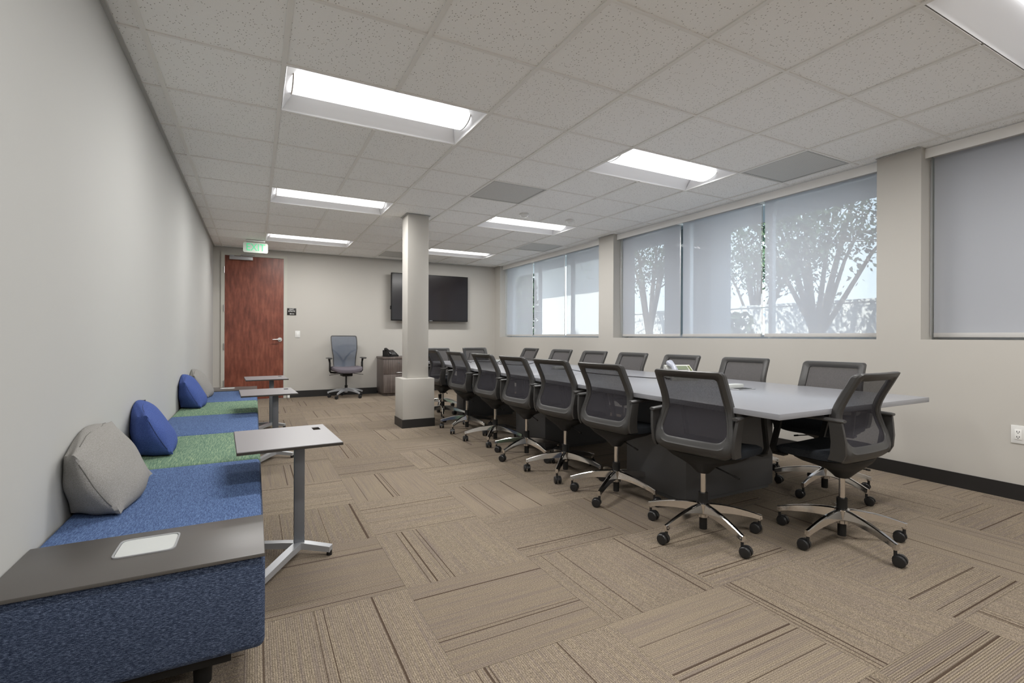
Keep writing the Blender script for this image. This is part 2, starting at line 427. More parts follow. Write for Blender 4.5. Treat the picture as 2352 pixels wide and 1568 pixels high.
where = {(0, 8): 'farthest of the left row, beside the green exit sign', (0, 4): 'second from the back wall in the left row', (0, 0): 'large nearest one in the left row', (0, -4): 'left row, overhead and out of view',
         (0, -8): 'left row, behind the viewer', (4, 8): 'farthest of the right row, partly behind the square pillar', (4, 4): 'right row, nearest the two round detectors',
         (4, 0): 'right row, next to the large grey vent by the windows', (4, -4): 'right row, cut off by the top right corner', (4, -8): 'right row, behind the viewer'}
for k in lamps: troffer(k[0], k[1], 'recessed fluorescent ceiling light, ' + where[k])
vent0 = None
vw = {(3, 2): 'grey perforated ceiling vent above the middle of the long table', (6, -1): 'grey perforated ceiling vent nearest the viewer, close to the windows',
      (6, 6): 'small grey perforated ceiling vent above the farthest windows', (3, 9): 'grey perforated ceiling vent at the back wall behind the pillar', (3, -5): 'grey perforated ceiling vent overhead behind the viewer'}
for (i, j) in vents:
    p = (GX + G * i, GY + G * j, H)
    if vent0 is None:
        vent0 = thing('ceiling_vent', vw[(i, j)], 'vent', p, 0, 'perforated ceiling vents')
        MB().box(.013, G - .013, .013, G - .013, .003, .008).build('grille', M['vent'], vent0)
        mb = MB()
        for a in ((.0125, .03, .0125, G - .0125), (G - .03, G - .0125, .0125, G - .0125), (.03, G - .03, .0125, .03), (.03, G - .03, G - .03, G - .0125)): mb.box(*a, .0, .012)
        mb.build('grille_frame', M['vent'], vent0); index_kids(vent0)
    else: dup(vent0, p, 0, vw[(i, j)])
def detector(x, y, label):
    t = thing('smoke_detector', label, 'detector', (x, y, H + .006), 0, 'round white ceiling detectors')
    MB().lathe((0, 0), [(.055, 0), (.06, -.006), (.058, -.014), (.05, -.018)]).build('mount', M['plate'], t)
    MB().lathe((0, 0), [(.045, -.018), (.043, -.03), (.03, -.042), (.008, -.046)]).build('dome', M['plate'], t)
detector(GX + 4.43 * G, GY + 3.58 * G, 'white round ceiling detector, the left one of two beside the lamp')
detector(GX + 5.52 * G, GY + 3.59 * G, 'white round ceiling detector, the right one of two nearer the windows')

# ---------------------------------------------------------------- windows, shades
XS = 4.66
n = 0
joints = [[5.77, 6.869, 7.948, 9.05], [2.13, 3.248, 4.337, 5.44], [-1.6, -.45, .69, 1.83]]
poslab = [['nearest the cream pier in the farthest window group', 'middle one of the farthest window group', 'next to the back corner of the room'],
          ['right one of the middle window group, tree showing through', 'centre one of the middle window group', 'left one of the middle window group'],
          ['behind the viewer at the near window', 'overhead of the near right edge, out of view', 'at the right edge of the picture']]
for wi, js in enumerate(joints):
    a0, b0 = js[0], js[-1]
    fr = MB()
    for y in (a0, b0 - .04): fr.box(4.78, 4.84, y, y + .04, SILL, H)
    for y in js[1:-1]: fr.box(4.78, 4.84, y - .02, y + .02, SILL + .04, H - .04)
    fr.box(4.78, 4.84, a0 + .04, b0 - .04, SILL, SILL + .04).box(4.78, 4.84, a0 + .04, b0 - .04, H - .04, H)
    win = struct(fr.build('window_%d' % (wi + 1), M['glass_frame']))
    MB().box(4.805, 4.811, a0 + .03, b0 - .03, SILL + .03, H - .03).build('pane', M['glass'], win)
    for k in range(3):
        ya, yb = js[k] + .012, js[k + 1] - .012
        t = thing('roller_shade', 'grey translucent roller shade, ' + poslab[wi][k], 'window shade', (XS, (ya + yb) / 2, SILL), 0, 'grey roller shades at the windows')
        hw = (yb - ya) / 2; hl = H - SILL
        MB().quad((0, -hw + .008, .05), (0, hw - .008, .05), (0, hw - .008, hl - .05), (0, -hw + .008, hl - .05)).build('shade_cloth', M['shade'], t)
        MB().box(-.009, .009, -hw + .008, hw - .008, .018, .052, .003).build('hem_bar', M['shade_rail'], t)
        MB().box(-.10, -.092, -hw - .0115, hw + .0115, hl - .075, hl - .001).box(-.092, .03, -hw - .0115, -hw - .009, hl - .075, hl - .001).build('fascia', M['shade_box'], t)
        MB().tube([(0, -hw + .003, hl - .035), (0, hw - .003, hl - .035)], .022, 12).build('roller', M['shade_rail'], t)
        mb = MB().tube([(-.03, hw + .002, hl - .08), (-.03, hw + .002, .03)], .0035, 6)
        mb.build('pull_chain', M['steel'], t)

# ---------------------------------------------------------------- door
dr = struct(MB().box(-.437, .442, YB - .005, YB + .04, .006, 2.402).build('door_1', M['mahogany']))
fm = MB().box(-.49, -.44, YB - .022, YB + .05, 0, 2.45).box(.445, .495, YB - .022, YB + .05, 0, 2.45).box(-.44, .445, YB - .022, YB + .05, 2.406, 2.45)
struct(fm.build('trim_3', M['frame']))
for z in (2.16, 1.53, .9, .29): MB().box(-.452, -.437, YB - .03, YB - .006, z - .055, z + .055, .002).tube([(-.444, YB - .034, z - .055), (-.444, YB - .034, z + .055)], .007, 8).build('hinge', M['steel'], dr)
mb = MB().tube([(.385, YB - .006, 1.013), (.385, YB - .02, 1.013)], .036, 20).tube([(.385, YB - .02, 1.013), (.385, YB - .06, 1.013), (.36, YB - .065, 1.013), (.27, YB - .062, 1.010)], [.015, .013, .011, .009], 10)
mb.build('door_handle', M['steel'], dr)
MB().box(-.37, -.03, YB - .07, YB - .0225, 2.335, 2.39, .004).box(-.36, -.30, YB - .05, YB - .0225, 2.385, 2.41).tube([(-.2, YB - .05, 2.392), (-.2, YB - .05, 2.42), (.0, YB - .03, 2.425)], .008, 6).build('door_closer', M['alu_light'], dr)
t = thing('door_stop', 'small white doorstop on the floor at the door frame foot', 'doorstop', (.52, YB - .06, 0))
MB().box(-.02, .02, -.03, .03, 0, .05, .004).build('stop_body', M['plate'], t); MB().box(-.016, .016, -.036, -.03, .012, .04, .001).build('stop_pad', M['sign_white'], t)

# ---------------------------------------------------------------- pillar
pl = struct(MB().box(1.53, 1.915, 5.62, 5.96, 0, .575, .002).box(1.605, 1.862, 5.69, 5.93, .575, H + .005, .002).build('wall_pillar', M['wall']))
struct(MB().box(1.524, 1.921, 5.614, 5.966, 0, .1).build('baseboard_pillar', M['black_base']))
struct(MB().box(1.588, 1.879, 5.673, 5.947, H - .004, H + .0).build('trim_4', M['angle']))

# ---------------------------------------------------------------- signs, switch, outlet
t = thing('exit_sign', 'hanging lit exit sign with green letters below the ceiling by the door', 'exit sign', (.01, 8.42, H - .002))
MB().box(-.13, .13, -.035, .035, -.022, 0, .004).build('canopy', M['plate'], t)
p = bmesh.new()
ring = [[(x, y, z) for x, z in [(sx * (.142) + .026 * math.cos(a), -.112 + sz * .05 + .026 * math.sin(a)) for sx, sz, a in
        [(c[0], c[1], math.radians(c[2] + k * 18)) for c in ((1, 1, 0), (-1, 1, 90), (-1, -1, 180), (1, -1, 270)) for k in range(6)]]] for y in (-.012, .012)]
MB().loft(ring, smooth=False).build('lit_panel', M['exit_panel'], t)
text_mesh('sign_letters', 'EXIT', .155, Matrix.Translation((0.0, -.014, -.112)) @ Matrix.Rotation(PI / 2, 4, 'X') @ Matrix.Diagonal((.82, 1, 1, 1)), M['exit_green'], t)
t = thing('room_sign', 'small black EXIT ROUTE wall sign right of the mahogany door', 'sign', (.5695, YB, 1.4965))
MB().box(-.0725, .0725, -.006, 0, -.06, .06, .001).build('sign_plate', M['sign_black'], t)
text_mesh('sign_letters', 'EXIT\nROUTE', .031, Matrix.Translation((0, -.0068, .022)) @ Matrix.Rotation(PI / 2, 4, 'X') @ Matrix.Diagonal((1.1, 1, 1, 1)), M['sign_white'], t, .0005)
mb = MB(); mb.box(-.015, .04, -.0075, -.006, -.041, -.034)
mb.quad((-.038, -.0074, -.0375), (-.012, -.0074, -.028), (-.012, -.0074, -.047)); mb.build('arrow', M['sign_white'], t)
t = thing('light_switch', 'white light switch plate on the back wall under the black sign', 'light switch', (.665, YB, 1.105))
MB().box(-.04, .04, -.006, 0, -.06, .06, .002).build('plate', M['plate'], t); MB().box(-.015, .015, -.01, -.006, -.033, .033, .001).build('rocker', M['sign_white'], t)
t = thing('power_outlet', 'white power outlet plate low on the right wall', 'outlet', (XR, 1.265, .438))
MB().box(-.006, 0, -.06, .06, -.06, .06, .002).build('plate', M['plate'], t)
for y in (-.024, .024):
    o = MB().box(-.009, -.006, y - .017, y + .017, -.034, .034, .001).build('receptacle', M['sign_white'], t)
    mb = MB()
    for z in (-.02, .014): mb.box(-.0095, -.0088, y - .008, y - .004, z, z + .01).box(-.0095, -.0088, y + .004, y + .008, z, z + .01).box(-.0095, -.0088, y - .003, y + .003, z - .007, z - .002)
    mb.build('slot', M['key'], o)

# ---------------------------------------------------------------- television
t = thing('television', 'large black wall-mounted television behind the pillar', 'television', (3.045, 9.17, 1.822))
MB().box(-.776, .776, -.02, .03, -.452, .452, .004).build('bezel', M['bezel'], t)
MB().box(-.762, .762, -.0215, -.0195, -.432, .438).build('screen', M['screen'], t)
MB().box(-.03, .03, -.0225, -.0205, -.449, -.439).build('logo_badge', M['steel'], t)
MB().box(-.35, .35, .03, .128, -.2, .2).build('wall_bracket', M['black'], t)
MB().box(-.79, -.776, -.005, .02, -.24, -.17, .003).build('side_controls', M['black'], t)

# ---------------------------------------------------------------- storage cabinet
t = thing('storage_cabinet', 'grey-brown wood cabinet on the back wall behind the pillar', 'cabinet', (2.035, 8.76, 0))
MB().box(.0, .9, .02, .53, .05, .665, .002).box(.02, .88, .04, .51, 0, .05).build('body', M['greywood'], t)
MB().box(-.008, .908, -.008, .532, .665, .70, .002).build('top', M['greywood'], t)
for k in range(2):
    d = MB().box(.004 + .45 * k, .446 + .45 * k, 0, .0195, .39, .66, .001).build('drawer', M['greywood'], t)
    MB().tube([(.225 + .45 * k, .0, .42), (.225 + .45 * k, -.025, .42), (.34 + .45 * k, -.025, .42), (.34 + .45 * k, 0, .42)], .005, 8).build('handle', M['steel'], d)
    MB().tube([(.28 + .45 * k, .0, .6), (.28 + .45 * k, -.008, .6)], .012, 12).build('lock', M['steel'], d)
    d = MB().box(.004 + .45 * k, .446 + .45 * k, 0, .0195, .055, .386, .001).build('door', M['greywood'], t)
    MB().tube([(.34 + .45 * k, 0, .35), (.34 + .45 * k, -.025, .35), (.34 + .45 * k, -.025, .24), (.34 + .45 * k, 0, .24)], .005, 8).build('handle', M['steel'], d)

def desk_phone(loc, rz, label, body, hand, lcd):
    t = thing('desk_phone', label, 'telephone', loc, rz)
    mb = MB()   # tilted wedge, faces -y
    mb.loft([[(x, -.09, .0), (x, .10, .0), (x, .10, .115), (x, .085, .12), (x, -.09, .025)] for x in (-.10, .12)], smooth=False)
    mb.build('phone_body', body, t)
    T = Matrix.Translation((0, -.09, .025)) @ Matrix.Rotation(math.atan2(.095, .175), 4, 'X')
    MB().box(-.012, .085, .12, .175, .0005, .004, mtx=T).build('display', lcd, t)
    mb = MB()
    for r in range(4):
        for c in range(3): mb.box(.0 + c * .03, .02 + c * .03, .03 + r * .02, .044 + r * .02, .0005, .005, mtx=T)
    mb.build('keypad', M['key'], t)
    mb = MB()
    for r in range(5): mb.box(.095, .11, .1 + r * .017, .11 + r * .017, .0005, .004, mtx=T)
    mb.build('side_key', M['key_lime'] if body is M['phone_light'] else M['key'], t)
    mb = MB()
    mb.tube([Matrix(T) @ Vector(p) for p in ((-.065, -.005, .02), (-.065, .02, .035), (-.065, .09, .05), (-.065, .17, .035), (-.065, .2, .02))], [.022, .026, .019, .028, .022], 12)
    mb.build('handset', hand, t)
    mb = MB()
    mb.tube([(-.1 - .02 * math.sin(k * .9) - k * .0008, -.07 + k * .006, .012 + .005 * math.cos(k * 2.2)) for k in range(26)], .003, 6)
    mb.build('handset_cord', M['black'], t)
    return t
desk_phone((2.21, 8.97, .70), .35, 'black desk phone on the grey-brown cabinet', M['black'], M['bezel'], M['screen'])

# ---------------------------------------------------------------- conference table
TX0, TX1, TY0, TY1, TZ = 2.162, 3.605, 1.422, 6.75, .72
t = thing('conference_table', 'long white conference table on dark pedestals', 'table', (0, 0, 0))
mb = MB().box(TX0, TX1, TY0, 3.9385, TZ - .0285, TZ, .0015).build('tabletop', [M['laminate']], t)
mb = MB().box(TX0, TX1, 3.9415, TY1, TZ - .0285, TZ, .0015).build('tabletop', [M['laminate']], t)
for y0, y1, xr in ((2.22, 2.78, 3.3), (3.92, 4.5, 3.2), (5.97, 6.2, 3.2)):
    MB().box(2.43, xr, y0, y1, .03, TZ - .029, .003).box(2.45, xr - .02, y0 + .02, y1 - .02, 0, .03).build('pedestal', M['pedestal'], t)
for y in (2.26, 4.47, 6.08):
    z = TZ
    g = MB().box(2.89, 3.06, y - .075, y + .075, z + .0002, z + .005, .002).build('power_module', M['alu_light'], t)
    MB().box(2.90, 3.05, y + .01, y + .07, z + .005, z + .03, .004).build('socket_housing', M['tray'], g)
    MB().box(2.915, 3.035, y - .065, y - .01, z + .0052, z + .007).build('cable_slot', M['black'], g)
desk_phone((3.17, 2.97, TZ), -.42, 'silver and cream desk phone on the white table', M['phone_light'], M['phone_silver'], M['lcd'])
def cord(name, label, pts, r=.0035):
    # Catmull-Rom smoothing
    P = [Vector(p) for p in pts]; P = [P[0]] + P + [P[-1]]; out = []
    for i in range(1, len(P) - 2):
        for k in range(8):
            s = k / 8; a, b, c, d = P[i - 1], P[i], P[i + 1], P[i + 2]
            out.append(.5 * ((2 * b) + (c - a) * s + (2 * a - 5 * b + 4 * c - d) * s * s + (3 * b - a - 3 * c + d) * s ** 3))
    out.append(P[-2])
    return tag(MB().tube(out, r, 6).build(name, M['black']), label, 'cable')
cord('cable', 'black cable running along the white table to the silver phone', [(3.02, 4.38, .727), (2.92, 3.9, .724), (2.94, 3.55, .724), (3.03, 3.2, .724), (3.10, 3.10, .724)])
cord('cable', 'loose black cable loop standing up on the far part of the table', [(2.98, 5.98, .728), (2.86, 5.66, .7245), (2.94, 5.3, .7245), (3.12, 5.24, .77), (3.12, 5.6, .80), (3.02, 5.93, .78), (2.91, 5.92, .7245), (2.82, 5.82, .7245), (2.75, 5.4, .7245)], .004)
cord('cable', 'black cable sticking up near the far end of the table', [(2.88, 6.1, .727), (2.77, 6.3, .7245), (2.70, 6.46, .7245), (2.73, 6.49, .78), (2.75, 6.5, .84), (2.72, 6.44, .79), (2.65, 6.3, .7245), (2.6, 6.1, .7245)], .004)

# ---------------------------------------------------------------- five-star base
def star_base(parent, rl, z_hub, chrome, tip_z=.078, dark=M['black']):
    hub = MB().lathe((0, 0), [(.024, .086), (.031, .09), (.031, .105), (.027, .107), (.034, .112), (.036, z_hub - .004), (.03, z_hub)], 20).build('star_base', chrome, parent)
    for k in range(5):
        a = 2 * PI * k / 5; R = Matrix.Rotation(a, 4, 'Z')
        rings = []
        for q in range(9):
            f = q / 8; r = .022 + (rl - .022) * f
            top = z_hub - .003 - .058 * f ** 1.7; h = .052 - .026 * f; wd = .019 - .006 * f
            rings.append([R @ Vector(p) for p in ((r, -wd * .75, top - .004), (r, -wd * .45, top), (r, wd * .45, top), (r, wd * .75, top - .004), (r, wd, top - h), (r, -wd, top - h))])
        top = z_hub - .003 - .058
        rings.append([R @ Vector(p) for p in ((rl + .012, -.009, top - .006), (rl + .012, -.005, top - .003), (rl + .012, .005, top - .003), (rl + .012, .009, top - .006), (rl + .012, .012, top - .026), (rl + .012, -.012, top - .026))])
        lg = MB().loft(rings)
        lg.cyl(R @ Vector((rl, 0, 0)), .0125, tip_z - .004, top - .012, 12)
        lg.build('base_leg', chrome, hub)
        c = R @ Vector((rl, 0, 0)); sw = a + 1.1 + k * 1.9
        d = Vector((math.cos(sw), math.sin(sw), 0)); side = Vector((-d.y, d.x, 0)); wc = c + d * .018 + Vector((0, 0, .0275))
        mb = MB()
        for s in (-1, 1):
            prof = [(s * .007, .024), (s * .009, .0275), (s * .020, .0275), (s * .024, .024), (s * .0255, .015)]
            rings = []
            for off, rr in prof:
                rings.append([wc + side * off + (d * math.cos(2 * PI * m / 18) + Vector((0, 0, 1)) * math.sin(2 * PI * m / 18)) * rr for m in range(18)])
            mb.loft(rings)
        hood = []
        for off in (-.006, .006):
            hood.append([wc + side * off + (d * math.cos(m) + Vector((0, 0, 1)) * math.sin(m)) * .031 for m in [PI * .05 + q * PI * .95 / 8 for q in range(9)]] + [wc + side * off])
        mb.loft(hood, smooth=False)
        mb.cyl(c, .0075, .045, tip_z, 10)
        mb.build('caster', M['caster'], hub)
    return hub

# ---------------------------------------------------------------- conference chair
PROF = [(.440, -.095), (.455, -.118), (.475, -.135), (.50, -.142), (.56, -.132), (.62, -.108), (.68, -.092), (.72, -.098), (.78, -.125), (.84, -.158), (.88, -.178), (.905, -.198)]
HW = [(.44, .200), (.455, .222), (.48, .233), (.55, .234), (.62, .222), (.68, .208), (.75, .201), (.85, .200), (.905, .200)]
def smooth_tab(tab, x):
    h = .012
    return (lerp_tab(tab, x - h) + lerp_tab(tab, x) * 2 + lerp_tab(tab, x + h)) / 4
def backpt(s, z, off=0.):
    hw = .22
    return Vector((s, smooth_tab(PROF, z) + .022 * (abs(s) / hw) ** 2.2 - off, z))
def rrect(hwf, z0, z1, rb, rt, inset=0., seg=6, side=10, topn=10):
    """outline (s,z) of a rounded panel; hwf(z) gives the half width"""
    pts = []
    def corner(cx, cz, r, a0):
        return [(cx + r * math.cos(math.radians(a0 + 90 * k / seg)), cz + r * math.sin(math.radians(a0 + 90 * k / seg))) for k in range(seg + 1)]
    hb, ht = hwf(z0 + rb) - inset, hwf(z1 - rt) - inset
    z0 += inset * 0; br = corner(hb - rb, z0 + rb, rb, 270); tr = corner(ht - rt, z1 - rt, rt, 0)
    side_r = [(hwf(z) - inset, z) for z in [z0 + rb + (z1 - rt - z0 - rb) * k / side for k in range(1, side)]]
    top = [((ht - rt) * (1 - 2 * k / topn), z1) for k in range(1, topn)]
    right = br + side_r + tr
    left = [(-a, b) for a, b in reversed(right)]
    bot = [(-(hb - rb) * (1 - 2 * k / topn), z0) for k in range(1, topn)]
    return right + top + left + bot
def conf_chair(label):
    t = thing('conference_chair', label, 'chair', (0, 0, 0), 0, 'black mesh conference chairs around the table')
    hwf = lambda z: smooth_tab(HW, z)
    O = rrect(hwf, .442, .903, .085, .022); I = rrect(hwf, .532, .862, .05, .016, inset=.044)
    def mixp(f, off): return [backpt(o[0] * (1 - f) + i[0] * f, o[1] * (1 - f) + i[1] * f, off) for o, i in zip(O, I)]
    rings = [mixp(0, 0), mixp(.1, .012), mixp(.3, .016), mixp(.62, .013), mixp(.72, .007), mixp(.9, .006), mixp(1, 0), mixp(.95, -.012), mixp(.6, -.024), mixp(.15, -.030), mixp(.02, -.022), mixp(0, 0)]
    MB().loft(rings, cap=False).build('back_frame', M['plastic'], t)
    # mesh panel
    rings = []
    for k in range(15):
        z = .512 + (.872 - .512) * k / 14; hw = hwf(z) - .036 - (.03 * max(0, (.56 - z) / .05) ** 2 if z < .56 else 0)
        rings.append([backpt(-hw + 2 * hw * q / 12, z, -.002) for q in range(13)])
    MB().loft(rings, cap=False, closed=False).build('back_mesh', M['mesh'], t)
    # underside shell
    MB().loft([superel(.200, -.105, .16, .452, e=3), superel(.218, -.118, .20, .446, e=3), superel(.212, -.118, .20, .434, e=2.8), superel(.185, -.112, .18, .418, e=2.6), superel(.125, -.095, .13, .396, e=2.3), superel(.07, -.07, .075, .372, e=2.2), superel(.045, -.045, .045, .345, e=2), superel(.034, -.034, .034, .333, e=2)]).build('seat_shell', M['black'], t)
    # seat
    rg = []
    for hw, a, b, z, dz in ((.215, -.10, .25, .446, 0), (.234, -.118, .272, .449, 0), (.24, -.122, .282, .462, 0), (.236, -.118, .276, .478, .0), (.215, -.10, .25, .488, .0), (.12, -.02, .15, .489, 0)):
        r = superel(hw, a, b, z, 40, 4)
        rg.append([(x, y, zz - .0 - .022 * max(0, (y - .10) / .18) ** 2 + .012 * (abs(x) / .24) ** 2 * (1 if zz > .46 else .3)) for x, y, zz in r])
    MB().loft(rg).build('seat', M['seat_black'], t)
    # arms
    for s in (-1, 1):
        a = MB()
        rr = []
        for y, wd, th, z in ((-.135, .016, .007, .668), (-.12, .021, .010, .668), (-.02, .022, .010, .670), (.10, .022, .010, .671), (.20, .02, .010, .671), (.225, .012, .006, .671)):
            rr.append([(s * .240 + wd * math.cos(2 * PI * k / 12), y, z + th * math.copysign(abs(math.sin(2 * PI * k / 12)) ** .7, math.sin(2 * PI * k / 12))) for k in range(12)])
        a.loft(rr); arm = a.build('armrest', M['plastic'], t)
        b = MB()
        rr = []
        for y, z in ((.195, .664), (.205, .60), (.222, .53), (.235, .475), (.225, .445)):
            rr.append([(s * (.238 - (.006 if z < .46 else 0)) + sx * .009, y + sy * .014, z) for sx, sy in ((-1, -1), (1, -1), (1, 1), (-1, 1))])
        b.loft(rr, smooth=False)
        b.box(min(s * .2, s * .246), max(s * .2, s * .246), .17, .235, .436, .45, .003)
        b.build('arm_post', M['black'], arm)
        c = MB()
        rr = []
        for y, z, wd in ((-.095, .663, .030), (-.10, .62, .032), (-.105, .56, .034), (-.10, .50, .036), (-.085, .465, .034)):
            rr.append([(s * (.230 + (z - .5) * .10) + sx * .008, y + sy * wd, z) for sx, sy in ((-1, -1), (1, -1), (1, 1), (-1, 1))])
        c.loft(rr, smooth=False); c.build('arm_bracket', M['plastic'], arm)
    MB().cyl((0, 0), .0145, .218, .34, 20).build('gas_column', M['chrome'], t)
    MB().cyl((0, 0), .0255, .166, .222, 20).build('column_collar', M['black'], t)
    MB().cyl((0, 0), .0205, .022, .088, 20).build('column_foot', M['black'], t)
    MB().tube([(.03, .0, .385), (.12, -.02, .37), (.20, -.03, .352)], [.005, .004, .004], 8).tube([(.185, -.028, .356), (.215, -.032, .349)], .006, 8).build('adjustment_lever', M['black'], t)
    star_base(t, .303, .168, M['chrome'])
    index_kids(t)
    return t
chair_data = [  # x, y, facing degrees, star phase degrees, label
 (2.197, 1.886, 12, 41, 'black mesh conference chair on the left side of the table, nearest the near table corner'),
 (2.785, 1.479, 91, 36, 'black mesh conference chair at the near end of the table, back towards the viewer'),
 (2.199, 2.621, 7, 66, 'second black mesh chair from the near corner along the left table side'),
 (2.196, 3.234, 7, 8, 'third black mesh chair from the near corner along the left table side'),
 (2.19, 3.851, 5, 57, 'fourth black mesh chair from the near corner along the left table side'),
 (2.204, 4.532, 5, 15, 'fifth black mesh chair from the near corner along the left table side'),
 (2.189, 5.257, 4, 0, 'sixth black mesh chair from the near corner, second nearest the pillar'),
 (2.192, 6.097, 4, 36, 'black mesh chair on the left table side just behind the pillar foot'),
 (3.56, 2.005, 190, 42, 'black mesh chair on the window side of the table, nearest the viewer'),
 (3.565, 2.725, 191, 15, 'black mesh chair on the window side, second nearest, right of the silver phone'),
 (3.56, 3.43, 187, 50, 'black mesh chair on the window side, straight behind the silver phone'),
 (3.565, 4.135, 187, 0, 'black mesh chair on the window side, first one left of the silver phone'),
 (3.565, 4.82, 188, 33, 'black mesh chair on the window side, third from the far end'),
 (3.585, 5.58, 188, 60, 'black mesh chair on the window side, second from the far end'),
 (3.555, 6.40, 181, 25, 'black mesh chair on the window side, at the far end beside the cable loop'),
 (2.43, 6.87, 270, 30, 'black mesh chair at the far table end, partly hidden by the pillar'),
 (3.05, 6.87, 270, 55, 'black mesh chair at the far table end, facing the viewer below the television'),
]
proto = None
for x, y, ph, st, lab in chair_data:
    if proto is None:
        proto = conf_chair(lab); c = proto; c.location = (x, y, 0); c.rotation_euler = (0, 0, math.radians(ph - 90)); kids = KIDS[c.name]
    else:
        c, kids = dup(proto, (x, y, 0), math.radians(ph - 90), lab)
    for k in kids:
        if k.name.startswith('star_base'): k.rotation_euler = (0, 0, math.radians(st - ph + 90))

# ---------------------------------------------------------------- office task chair against the back wall
t = thing('office_chair', 'high-backed task chair with blue-grey mesh and mauve seat against the back wall', 'chair', (1.425, 8.93, 0), math.radians(184))
PR2 = [(.50, -.13), (.56, -.16), (.64, -.165), (.72, -.15), (.82, -.16), (.95, -.195), (1.09, -.24)]
H2 = [(.50, .19), (.60, .195), (.72, .20), (.85, .222), (1.0, .228), (1.09, .222)]
def bp2(s, z, off=0.): return Vector((s, smooth_tab(PR2, z) + .05 * (abs(s) / .22) ** 2 - off, z))
hwf2 = lambda z: smooth_tab(H2, z)
O = rrect(hwf2, .50, 1.085, .03, .03); I = rrect(hwf2, .515, 1.07, .025, .025, inset=.014)
def mp2(f, off): return [bp2(o[0] * (1 - f) + i[0] * f, o[1] * (1 - f) + i[1] * f, off) for o, i in zip(O, I)]
MB().loft([mp2(0, 0), mp2(0, .012), mp2(.9, .012), mp2(1, 0), mp2(.9, -.008), mp2(0, -.008), mp2(0, 0)], cap=False).build('back_frame', M['plastic'], t)
rings = []
for k in range(15):
    z = .508 + (1.075 - .508) * k / 14; hw = hwf2(z) - .010; rings.append([bp2(-hw + 2 * hw * q / 12, z, -.003) for q in range(13)])
MB().loft(rings, cap=False, closed=False).build('back_mesh', M['mesh_blue'], t)
mb = MB()
for s in (-1, 1): mb.tube([(0, -.215, .60), (s * .05, -.222, .70), (s * .12, -.21, .78), (s * .195, -.15, .83)], [.018, .016, .013, .01], 8)
mb.tube([(0, -.215, .62), (0, -.19, .50), (0, -.08, .44), (0, 0, .43)], [.03, .03, .03, .03], 8).build('back_support', M['plastic'], t)
rg = []
for hw, a, b, z in ((.20, -.19, .20, .445), (.25, -.22, .245, .455), (.262, -.225, .255, .485), (.255, -.22, .248, .515), (.22, -.19, .21, .53), (.1, -.1, .1, .532)):
    rg.append([(x, y, zz - .025 * max(0, (y - .08) / .18) ** 2 + .02 * (abs(x) / .25) ** 2) for x, y, zz in superel(hw, a, b, z, 36, 3.4)])
MB().loft(rg).build('seat', M['seat_grey'], t)
MB().box(-.085, .085, -.10, .12, .375, .445, .012).box(-.2, .2, -.03, .03, .425, .445, .004).build('tilt_mechanism', M['black'], t)
for s in (-1, 1):
    a = MB().loft([[(s * .29 + wd * math.cos(2 * PI * k / 12), y, z + .011 * math.sin(2 * PI * k / 12)) for k in range(12)] for y, wd, z in ((-.10, .02, .69), (-.07, .042, .692), (.08, .044, .694), (.13, .035, .69), (.145, .015, .687))]).build('armrest', M['plastic'], t)
    MB().box(s * .275 - .012, s * .275 + .012, -.03, .03, .46, .62, .006).tube([(s * .275, 0, .61), (s * .285, .0, .68)], [.014, .02], 8).tube([(s * .275, 0, .48), (s * .26, 0, .445), (s * .18, 0, .435)], [.016, .016, .014], 8).build('arm_post', M['black'], a)
MB().cyl((0, 0), .014, .21, .38, 16).build('gas_column', M['black'], t)
MB().cyl((0, 0), .025, .166, .215, 16).build('column_collar', M['black'], t)
MB().cyl((0, 0), .02, .05, .09, 16).build('column_foot', M['black'], t)
MB().tube([(.1, 0, .42), (.25, .03, .405), (.29, .03, .40)], .005, 6).tube([(-.1, 0, .42), (-.25, .03, .40), (-.29, .03, .395)], .005, 6).build('adjustment_lever', M['black'], t)
sb = star_base(t, .30, .168, M['alu_light']); sb.rotation_euler = (0, 0, math.radians(-90 - 184 + 180))

